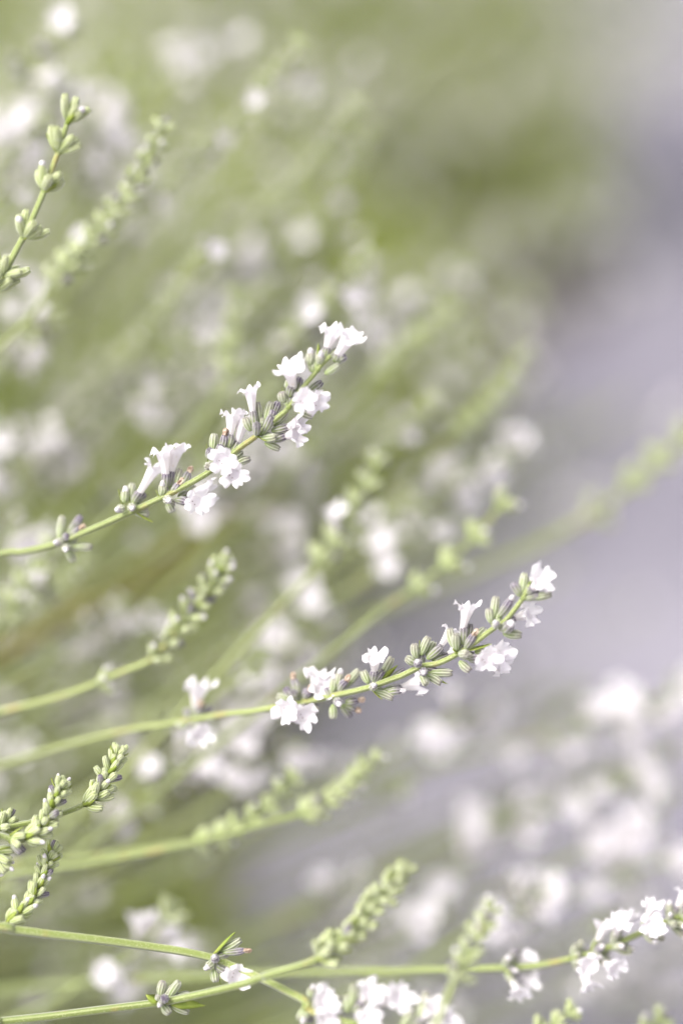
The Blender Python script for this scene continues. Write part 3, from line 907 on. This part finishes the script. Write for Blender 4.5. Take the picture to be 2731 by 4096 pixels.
BL = [
    ('blurred white blossoms just left of the right-hand green whorls', [(680, 1430), (790, 1370), (885, 1295), (970, 1210)], .68, [(885, 1295, 'w', 1.1), (965, 1215, 's', 1)]),
    ('blurred stem of three white blossom discs above the spaced green whorls', [(850, 1320), (930, 1240), (1030, 1150), (1088, 1085), (1165, 1045)], .70, [(1030, 1150, 'w', 1.2), (1086, 1084, 'w', .9), (1165, 1048, 'w', .9)]),
    ('blurred pair of white blossoms above the second sharp stem', [(450, 1600), (540, 1550), (615, 1490), (700, 1400), (750, 1330)], .69, [(615, 1490, 'w', 1), (700, 1400, 'w', 1.1)]),
    ('blurred white blossom hanging just under the first sharp stem', [(300, 1290), (380, 1240), (450, 1190), (470, 1175)], .69, [(450, 1190, 'w', 1.1)]),
    ('blurred white blossom alone in the centre of the picture', [(480, 1360), (560, 1300), (620, 1255), (645, 1210)], .70, [(622, 1270, 'w', 1), (630, 1235, 'w', .9)]),
    ('blurred white blossoms below the lowest whorl of the second sharp stem', [(400, 1900), (500, 1840), (555, 1790), (570, 1715)], .67, [(555, 1790, 'w', .9), (566, 1722, 'w', .9)]),
    ('blurred white blossom right of the blossom pair under the second sharp stem', [(480, 1850), (600, 1770), (662, 1730), (700, 1705)], .67, [(660, 1732, 'w', .95)]),
    ('blurred big white blossom cluster at lower left under the second sharp stem', [(120, 1900), (270, 1830), (360, 1795), (415, 1755)], .645, [(345, 1805, 's', 1), (380, 1785, 's', 1.1), (412, 1755, 'w', 1.1)]),
    ('blurred pale blossom beside the lower left green spike', [(60, 1990), (180, 1935), (240, 1900), (260, 1880)], .65, [(240, 1900, 'w', .9)]),
    ('blurred white blossom on the paving below the second sharp stem', [(720, 1830), (850, 1760), (970, 1690), (1050, 1640)], .69, [(965, 1695, 'w', 1.2), (1040, 1650, 's', 1)]),
    ('blurred row of pale blossoms reaching the right edge, upper of three', [(900, 1780), (1130, 1720), (1260, 1690), (1400, 1655), (1480, 1625), (1570, 1585)], .72, [(1130, 1720, 's', 1), (1250, 1690, 's', 1.2), (1330, 1670, 's', 1.2), (1405, 1655, 'w', 1.3), (1480, 1625, 'w', 1.1), (1550, 1595, 'w', 1.3)]),
    ('blurred stem of white discs whose tip stands alone at right', [(850, 2010), (1000, 1935), (1160, 1880), (1270, 1855), (1360, 1830), (1455, 1795)], .71, [(1050, 1915, 'w', 1.2), (1160, 1880, 'w', 1.1), (1275, 1850, 's', 1.1), (1340, 1835, 's', 1), (1450, 1798, 'w', .9)]),
    ('blurred white blossom row at the right edge, lower of three', [(1100, 2060), (1250, 2000), (1350, 1960), (1440, 1930), (1530, 1895)], .71, [(1345, 1962, 'w', 1.2), (1430, 1935, 'w', 1.2), (1400, 1945, 's', 1)]),
    ('blurred white blossoms at the right edge above the leaving stem', [(1200, 2120), (1330, 2050), (1420, 2010), (1535, 1975)], .70, [(1330, 2050, 's', 1), (1420, 2010, 's', 1.2), (1520, 1982, 'w', 1.3)]),
    ('blurred white blossoms above the olive spike at bottom right', [(880, 2250), (1020, 2180), (1110, 2120), (1185, 2085), (1235, 2050)], .66, [(1110, 2125, 'w', 1.1), (1185, 2085, 'w', 1.1), (1228, 2058, 'w', .9)]),
    ('blurred white blossoms in the dark gap at bottom left', [(60, 2330), (150, 2285), (225, 2240), (320, 2180), (385, 2105)], .62, [(225, 2240, 'w', .9), (320, 2185, 'w', 1.1), (385, 2110, 'g', 1.2)]),
    ('blurred pale blossom right of the dense conical spike', [(760, 2250), (880, 2190), (965, 2138), (1010, 2090)], .69, [(965, 2138, 'w', .9), (1005, 2095, 's', 1)]),
    ('blurred pale blossom above the dense conical spike tip', [(560, 2180), (650, 2120), (740, 2070), (790, 2030)], .72, [(740, 2070, 's', 1.2), (780, 2040, 's', 1)]),
    ('blurred pale blossom pair right of the conical spike tip', [(820, 2130), (930, 2070), (1000, 2030), (1075, 1990)], .72, [(1000, 2030, 's', 1.2), (1065, 1996, 'w', 1.1)]),
    ('blurred white blossom cut by the left edge below the first stem', [(-120, 1330), (-50, 1270), (10, 1230), (30, 1205)], .655, [(8, 1228, 'w', 1.3)]),
    ('blurred white blossom near the left edge above the first stem base', [(-60, 1240), (30, 1160), (100, 1095), (140, 1060)], .70, [(100, 1095, 'w', 1.2), (140, 1060, 's', 1)]),
    ('blurred pale blossoms left of the first stem middle', [(270, 1030), (350, 940), (420, 860), (470, 800)], .74, [(400, 885, 's', 1.2), (450, 825, 'w', 1.3)]),
    ('blurred single white disc above the first stem tip', [(380, 800), (460, 700), (530, 610), (550, 580)], .73, [(535, 600, 'w', .95)]),
    ('blurred upright row of pale blossoms above the first stem tip', [(540, 780), (610, 700), (665, 640), (750, 560), (800, 520)], .75, [(660, 645, 's', 1.2), (705, 600, 's', 1.2), (760, 550, 's', 1)]),
    ('blurred white blossoms directly above the first stem tip flower', [(640, 850), (720, 760), (780, 710), (840, 645)], .74, [(725, 755, 's', 1.1), (780, 710, 's', 1.1), (835, 650, 'w', .8)]),
    ('blurred white spike at the very top left corner', [(-60, 320), (0, 235), (50, 165), (105, 105), (150, 55)], .665, [(40, 178, 's', 1.2), (90, 120, 's', 1.1), (120, 85, 'g', 1), (148, 58, 's', 1)]),
    ('blurred white blossom behind the five-whorl spike tip', [(60, 480), (140, 380), (195, 310), (220, 280)], .71, [(190, 315, 's', 1), (215, 288, 'w', 1.2)]),
    ('blurred white blossoms cut by the left edge beside the five-whorl spike', [(-100, 560), (-40, 480), (5, 410), (15, 310)], .71, [(8, 415, 'w', 1.3), (14, 315, 'w', 1.2)]),
    ('blurred white blossoms alone near the top edge left of the middle', [(260, 330), (340, 230), (410, 150), (490, 95)], .78, [(405, 155, 'w', .9), (440, 125, 's', 1.1), (490, 97, 's', 1.1)]),
    ('blurred small white blossom at the left edge under the upper left spikes', [(-110, 980), (-40, 900), (18, 835), (40, 800)], .68, [(20, 832, 'w', .8)]),
    ('blurred leafy stem streak right of the lowest white blossoms', [(330, 1720), (430, 1640), (530, 1570), (605, 1510)], .63, [(570, 1540, 'g', 1.0), (600, 1515, 'g', .8)]),
    ('blurred pale spike above the paving edge right of the middle', [(900, 1000), (1000, 900), (1100, 790), (1200, 700)], .95, [(1050, 845, 'g', 1.5), (1130, 765, 's', 1.2), (1200, 700, 'g', 1.6)]),
]
for q, (lab, px, d, hd) in enumerate(BL):
    soft_px(lab, px, (d + .02, d), hd, 200 + q)

# more stems of the near bush, too blurred to tell one from another
nr = random.Random(77)


def scatter(count, xr, yr, dr, pools, lab, grp, whorls, turn=0):
    for q in range(count):
        y = nr.uniform(*yr)
        x = nr.uniform(xr[0], xr[1](y))
        d = nr.uniform(*dr)
        ang = math.radians(60 - 46 * max(0, min(1, (y - 200) / 2000)) + nr.uniform(-9, 9) + turn)
        L = nr.uniform(260, 420) * .65 / d
        px = [(x - L * math.cos(ang) * 1.15, y + L * math.sin(ang) * .9), (x - L * .5 * math.cos(ang) * 1.1, y + L * .5 * math.sin(ang)), (x, y)]
        pts = [P(*FULL(*p), d + .02 * (2 - i)) for i, p in enumerate(px)]
        pi = 0 if nr.random() < pools else 1
        pool = ([SPARSE, WHITE, SPARSE, GREEN, SPARSE], [GREEN, GREEN, GREEN, SPARSE])[pi]
        st, k = nr.uniform(.075, .12), nr.randint(*whorls)
        heads = [(1 - i * st, nr.choice(pool), nr.uniform(.8, 1.1) * (.75 + .25 * i / k)) for i in range(k)]
        where = '' if yr[1] < 0 else ('upper' if y < 800 else 'middle' if y < 1500 else 'lower')
        kind = ('white-flowered', 'green-budded')[pi]
        soft_stem(lab % (kind, where), pts, heads, nr, r0=.0010, r1=.0006, group=grp % (kind, where))


scatter(150, (-120, lambda y: 850 if y < 1500 else 480), (100, 2250), (.64, .90), .22, 'blurred %s lavender stem behind the sharp stems in the %s left', 'blurred %s stems of the near bush, %s left', (6, 10))
scatter(38, (600, lambda y: 1120), (600, 1650), (.66, .90), .35, 'blurred %s lavender stem behind the sharp stems in the %s centre', 'blurred %s stems of the near bush, %s centre', (4, 7), -4)
scatter(40, (780, lambda y: 1600), (1500, 2330), (.70, .95), .7, 'faint %s lavender stem over the grey paving in the %s right', 'faint %s stems over the paving, %s right', (4, 7), 6)
scatter(8, (1150, lambda y: 1600), (850, 1500), (.95, 1.2), .5, 'very faint %s lavender stem over the paving in the %s right', 'very faint %s stems over the paving, %s right', (3, 5), 0)

for q, (px, d, lab) in enumerate([
        ([(240, 1345), (440, 1240), (640, 1140)], .76, 'blurred tan dead stalk behind the first sharp stem, uppermost of four'),
        ([(230, 1430), (450, 1290), (660, 1200)], .80, 'blurred tan dead stalk behind the first sharp stem, second of four'),
        ([(120, 1370), (330, 1290), (520, 1190)], .83, 'blurred tan dead stalk behind the first sharp stem, third of four'),
        ([(120, 1440), (330, 1335), (500, 1270)], .75, 'blurred tan dead stalk behind the first sharp stem, lowest of four')]):
    rr_ = random.Random(300 + q)
    path = rooted([P(*FULL(*p), d) for p in px], rr_)
    pts, _ = catmull(path, 40)
    V, f, T, R = g_tube([p - path[0] for p in pts], .0010, .0006, 8)
    o = link('dead_stalk', MB().add(V, f, DEAD, T, R).mesh('dead_stalk'), Matrix.Translation(path[0]))
    o['label'], o['category'], o['group'] = lab, 'dead stalk', 'dead stalks in the near bush'

# ------------------------------------------------------------------ ground, bed, far bushes
def mat_pave():
    m, nt, b = new_mat('paving_grey')
    n1, n2 = noise(nt, 4, 5), noise(nt, 140, 4)
    c = mixc(nt, ramp(nt, n1, .3, .7), (0.165, 0.150, 0.195), (0.27, 0.25, 0.298))
    c = mixc(nt, math_n(nt, 'MULTIPLY', ramp(nt, n2, .4, .7), .5), c, (0.18, 0.17, 0.198))
    nt.links.new(c, b.inputs['Base Color'])
    b.inputs['Roughness'].default_value = .85
    bm = nt.nodes.new('ShaderNodeBump')
    bm.inputs['Strength'].default_value = .4
    bm.inputs['Distance'].default_value = .004
    nt.links.new(n2, bm.inputs['Height'])
    nt.links.new(bm.outputs[0], b.inputs['Normal'])
    return m


M_PAVE = mat_pave()
M_BED = mat_simple('bed_soil_and_shade', (0.085, 0.074, 0.086), (0.16, 0.138, 0.15), 40, .95)  # soil colour, turned mauve to carry the painted shadow patch too
M_LEAF = mat_simple('lavender_leaf', (0.27, 0.345, 0.03), (0.52, 0.57, 0.15), 9, .65, .5)


def plain(name, verts, faces, mat, kind):
    me = bpy.data.meshes.new(name)
    me.from_pydata(verts, [], faces)
    me.materials.append(mat)
    o = bpy.data.objects.new(name, me)
    COL.objects.link(o)
    o['kind'] = kind
    return o


plain('pavement', [(-60, -60, 0), (60, -60, 0), (60, 120, 0), (-60, 120, 0)], [(0, 1, 2, 3)], M_PAVE, 'structure')
er = random.Random(3)
edge = [(float(np.interp(y, [1.1, 1.75, 2.05, 2.4, 3.0], [-.06, .06, .25, .24, .20])) + er.uniform(-.015, .015), y) for y in np.arange(-.6, 9, .12)]  # bulge beside the far bush stands in for the shadow patch there
ev = [(x, y, .004) for x, y in edge] + [(-3.0, y, .03) for x, y in edge]
ne = len(edge)
plain('bed_with_shadow_patch', ev, [(i, i + 1, ne + i + 1, ne + i) for i in range(ne - 1)], M_BED, 'structure')

MOUNDS = [  # x, y, radius, foliage height; second, out of view, enlarged to shade the lower left
    (-.19, .93, .15, .13), (-.46, .70, .29, .42), (-.50, 1.35, .34, .36), (-.115, 2.3, .37, .34), (-.32, 1.30, .28, .22), (-.20, 1.62, .30, .28), (-.80, 2.1, .42, .40), (-.16, 3.15, .40, .36), (-.95, 3.1, .5, .42), (-.24, 4.2, .44, .36), (-1.0, 4.3, .6, .45), (-.45, 5.4, .6, .42), (-1.5, 5.5, .7, .45)]
lr = np.random.default_rng(9)
LV, LF = [], []
for mx, my, mr, mh in MOUNDS:
    n = int(8500 * (mr / .36) ** 2)
    u = lr.normal(size=(n, 3))
    u[:, 2] = np.abs(u[:, 2])
    u /= np.linalg.norm(u, axis=1)[:, None]
    rad = lr.uniform(.55, 1.0, n) ** .6
    bump = 1 + .10 * np.sin(7 * u[:, 0] + mx * 9) * np.cos(6 * u[:, 1] + my * 5)
    c = np.stack([mx + u[:, 0] * mr * rad * bump, my + u[:, 1] * mr * rad * bump, .02 + u[:, 2] * mh * rad * bump], 1)
    dirn = u * .8 + lr.normal(size=(n, 3)) * .35 + (0, 0, .55)
    dirn /= np.linalg.norm(dirn, axis=1)[:, None]
    side = np.cross(dirn, lr.normal(size=(n, 3)))
    side /= np.linalg.norm(side, axis=1)[:, None]
    L = lr.uniform(.022, .045, n)[:, None]
    w = lr.uniform(.0016, .0028, n)[:, None]
    nrm = np.cross(dirn, side)
    b0 = len(LV) if not LV else sum(len(a) for a in LV)
    quad = np.stack([c, c + dirn * L * .5 + side * w + nrm * L * .06, c + dirn * L, c + dirn * L * .5 - side * w + nrm * L * .06], 1).reshape(-1, 3)
    LV.append(quad)
    LF += [(b0 + 4 * i, b0 + 4 * i + 1, b0 + 4 * i + 2, b0 + 4 * i + 3) for i in range(n)]
fo = plain('lavender_foliage', np.concatenate(LV).tolist(), LF, M_LEAF, 'stuff')
fo['label'] = 'narrow grey-green leaves massed in rounded lavender bushes along the paving'

# the stems of the far bushes: one blurred mass
def far_head(rng, flowers):
    V, F, M = [], [], []
    for i in range(6):
        a, tl = i * 1.05 + rng.uniform(-.3, .3), math.radians(rng.uniform(30, 65))
        dv = Vector((math.cos(a) * math.sin(tl), math.sin(a) * math.sin(tl), math.cos(tl)))
        Mx = frame(dv * .0004, dv * .0052, Vector((0, 0, 1)), .0013)
        n0 = len(V)
        for z, r in ((0, .35), (.5, 1), (.95, .6)):
            V += [tuple(Mx @ Vector((r * math.cos(k * 1.257), r * math.sin(k * 1.257), z))) for k in range(5)]
        F += [tuple(n0 + q for q in f) for f in grid_faces(3, 5)] + [tuple(range(n0 + 10, n0 + 15))]
        M += [CB] * 11
        if i < flowers:
            n0 = len(V)
            V += [tuple(Mx @ Vector((.6 * math.cos(k * 1.257), .6 * math.sin(k * 1.257), .9))) for k in range(5)]
            V += [tuple(Mx @ Vector((3.0 * math.cos(k * 1.257), 3.0 * math.sin(k * 1.257), 2.0))) for k in range(5)]
            F += [tuple(n0 + q for q in f) for f in grid_faces(2, 5)]
            M += [PETAL] * 5
    return np.array(V), F, M


fr = random.Random(19)
HEADS = [far_head(fr, k) for k in (0, 0, 1, 1, 2, 2, 3, 4)]
far = MB()


def far_add(V, F, M, Mx):
    R = np.array(Mx)
    far.v.append(V @ R[:3, :3].T + R[:3, 3])
    far.f.extend([tuple(q + far.n for q in f) for f in F])
    far.m.extend(M)
    far.t.append(np.full(len(V), .5))
    far.r.append(np.full(len(V), .6))
    far.n += len(V)


for bi, (mx, my, mr, mh) in enumerate(MOUNDS[2:]):
    crown = Vector((mx, my, .08))
    cnt = int((380 if mx > -.28 and my > 2 else 130) * (mr / .36) ** 2)
    for q in range(cnt):
        az = fr.uniform(-math.pi, math.pi)
        if fr.random() < .4:
            az = math.radians(fr.uniform(-100, 30))
        el = math.radians(fr.uniform(8, 85))
        dv = Vector((math.cos(az) * math.cos(el), math.sin(az) * math.cos(el), math.sin(el)))
        k = math.sin(el) ** 2
        L = mr * 1.2 * (1 - k) + mh * 1.4 * k + fr.uniform(-.06, .07)
        p = [crown + Vector((dv.x, dv.y, dv.z * .6)) * L * .3, crown + dv * L * .65, crown + dv * L + Vector((0, 0, .03))]
        p[2].z = max(p[2].z, .05)
        pts, at = catmull(p, 6)
        V, F, T, R = g_tube(pts, .0013, .0009, 5, False)
        far_add(np.array(V), F, [STEM] * len(F), Matrix.Identity(4))
        white = fr.random() < (.75 if mx > -.28 and my > 2 else .5)
        for i in range(fr.randint(4, 6)):
            u = 2 - i * fr.uniform(.16, .22)
            c, tan = at(u), (at(u) - at(u - .1)).normalized()
            far_add(*fr.choice(HEADS if white else HEADS[:4]), frame(c, c + tan, perp(tan, fr.uniform(0, 6.28)), 1.0) @ Matrix.Scale(fr.uniform(1.05, 1.45), 4))
fm = link('far_lavender_stems', far.mesh('far_lavender_stems'), Matrix.Identity(4))
fm['kind'] = 'stuff'
fm['label'] = 'far lavender flower stems melted into the pale green background'
